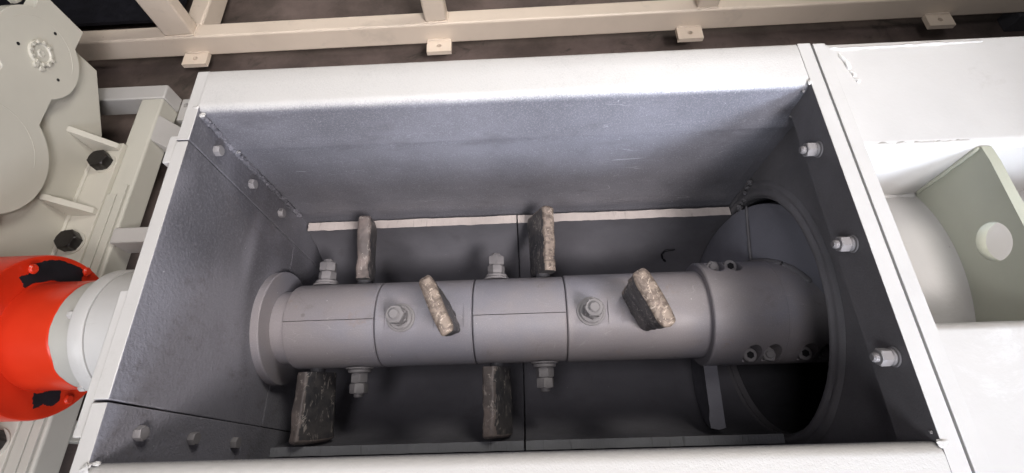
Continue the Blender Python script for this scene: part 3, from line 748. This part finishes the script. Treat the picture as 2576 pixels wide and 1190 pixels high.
# ------------------------------------------------------------ base frame
F = thing('base_frame', 'low off-white tube frame carrying the gearbox beside the trough', 'base frame', (-1.85, 0.9, -1.21))
part('side_rail', box(B(), -1.915, -1.800, -0.6, 1.768, -1.045, -0.926, 0.010, 3), M_whiteg, F)
part('cross_rail', box(B(), -3.0, -1.800, 1.770, 1.856, -1.045, -0.926, 0.008, 3), M_white, F)
part('packing_strip', box(B(), -1.892, -1.850, -0.6, 1.20, -0.9255, -0.910, 0.002), M_whiteg, F)
part('packing_strip', box(B(), -1.848, -1.815, -0.6, 1.25, -0.9255, -0.914, 0.002), M_whiteg, F)
part('outrigger', box(B(), -1.799, -0.95, 0.948, 1.022, -1.02, -0.905, 0.006), M_white, F)
part('outrigger', prism(B(), [(-1.799, -0.930), (-1.68, -1.20), (-1.799, -1.20)], 1.515, 1.665, 1, 0.003), M_white, F)
def tab(bm, x0, x1, y0, y1, z0, z1, hx, hy, hr):
    # drilled lug
    n = 32; rows = {}
    for z in (z0, z1):
        inn, out = [], []
        for i in range(n):
            a = 2 * pi * (i + 0.5) / n; s, c = sin(a), cos(a)
            inn.append(bm.verts.new((hx + hr * c, hy + hr * s, z)))
            kx = (x1 - hx) / c if c > 1e-6 else ((x0 - hx) / c if c < -1e-6 else 9)
            ky = (y1 - hy) / s if s > 1e-6 else ((y0 - hy) / s if s < -1e-6 else 9)
            k = min(kx, ky); out.append(bm.verts.new((hx + k * c, hy + k * s, z)))
        # square the corners
        for q in ((x0, y0), (x1, y0), (x1, y1), (x0, y1)):
            o = min(out, key=lambda v: (v.co.x - q[0]) ** 2 + (v.co.y - q[1]) ** 2); o.co.x, o.co.y = q
        rows[z] = (inn, out)
        for i in range(n): bm.faces.new((inn[i], inn[(i + 1) % n], out[(i + 1) % n], out[i]))
    for q in (0, 1):
        for i in range(n): bm.faces.new((rows[z0][q][i], rows[z0][q][(i + 1) % n], rows[z1][q][(i + 1) % n], rows[z1][q][i]))
    return bm
part('foot_tab', tab(B(), -1.80, -1.70, 1.72, 1.86, -1.07, -1.046, -1.775, 1.82, 0.014), M_white, F)
part('foot_tab', tab(B(), -2.02, -1.90, 1.52, 1.76, -1.07, -1.046, -1.99, 1.60, 0.014), M_white, F)
for y in (0.2, 1.80):
    part('leg', box(B(), -1.90, -1.82, y - .04, y + .04, -1.213, -1.046, 0.004), M_whiteg, F)

# ------------------------------------------------------------ background steel frame
N = thing('steel_frame', 'long beige tube frame with drilled lugs lying behind the trough', 'steel frame', (0, 2.28, -1.21))
yaw = 0.0068
def yb(x, y): return y + yaw * x
YA, YC = 2.240, 2.338; ZA, ZB = -1.100, -0.962
def skew(bm):
    for v in bm.verts: v.co.y += yaw * v.co.x
    return bm
part('bottom_beam', skew(box(B(), -4.5, 5.0, YA, YC, ZA, ZB, 0.012, 3)), M_beam, N)
for x, wd in ((-1.868, 0.165), (-0.440, 0.120), (1.035, 0.115)):
    p = part('post', skew(box(B(), x - wd / 2, x + wd / 2, YA + 0.014, YC - 0.004, ZB + 0.001, 0.6, 0.010, 3)), M_beam, N)
    part('weld_bead', skew(bead(B(), [(x - wd / 2, YA + 0.012, ZB + .001), (x + wd / 2, YA + 0.012, ZB + .001), (x + wd / 2 + .003, YC - .01, ZB + .001)], 0.006, .4, 50)), M_beam, p, 60)
part('cross_beam', skew(box(B(), -1.872, -1.765, YC + 0.001, 4.6, ZA, ZB - 0.004, 0.012, 3)), M_beam, N)
for x in (-1.832, -0.440, 0.962, 2.33):
    l = part('lug', skew(tab(B(), x - 0.069, x + 0.069, YA - 0.088, YA - 0.0005, ZA + 0.002, ZA + 0.028, x, YA - 0.046, 0.0135)), M_beam, N)
    part('weld_bead', skew(bead(B(), [(x - 0.066, YA - 0.002, ZA + .030), (x + 0.066, YA - 0.002, ZA + .030)], 0.005, .4, 50)), M_beam, l, 60)
part('shade_plate', box(B(), -4.5, -1.99, 2.47, 4.6, -1.06, -1.04), M_chip_shade, N)  # black plate added in place of the floor's shade behind the beam
for x in (-3.6, 2.9): part('foot_block', box(B(), x - .1, x + .1, YA, YC, -1.214, ZA - 0.001, 0.004), M_dark, N)
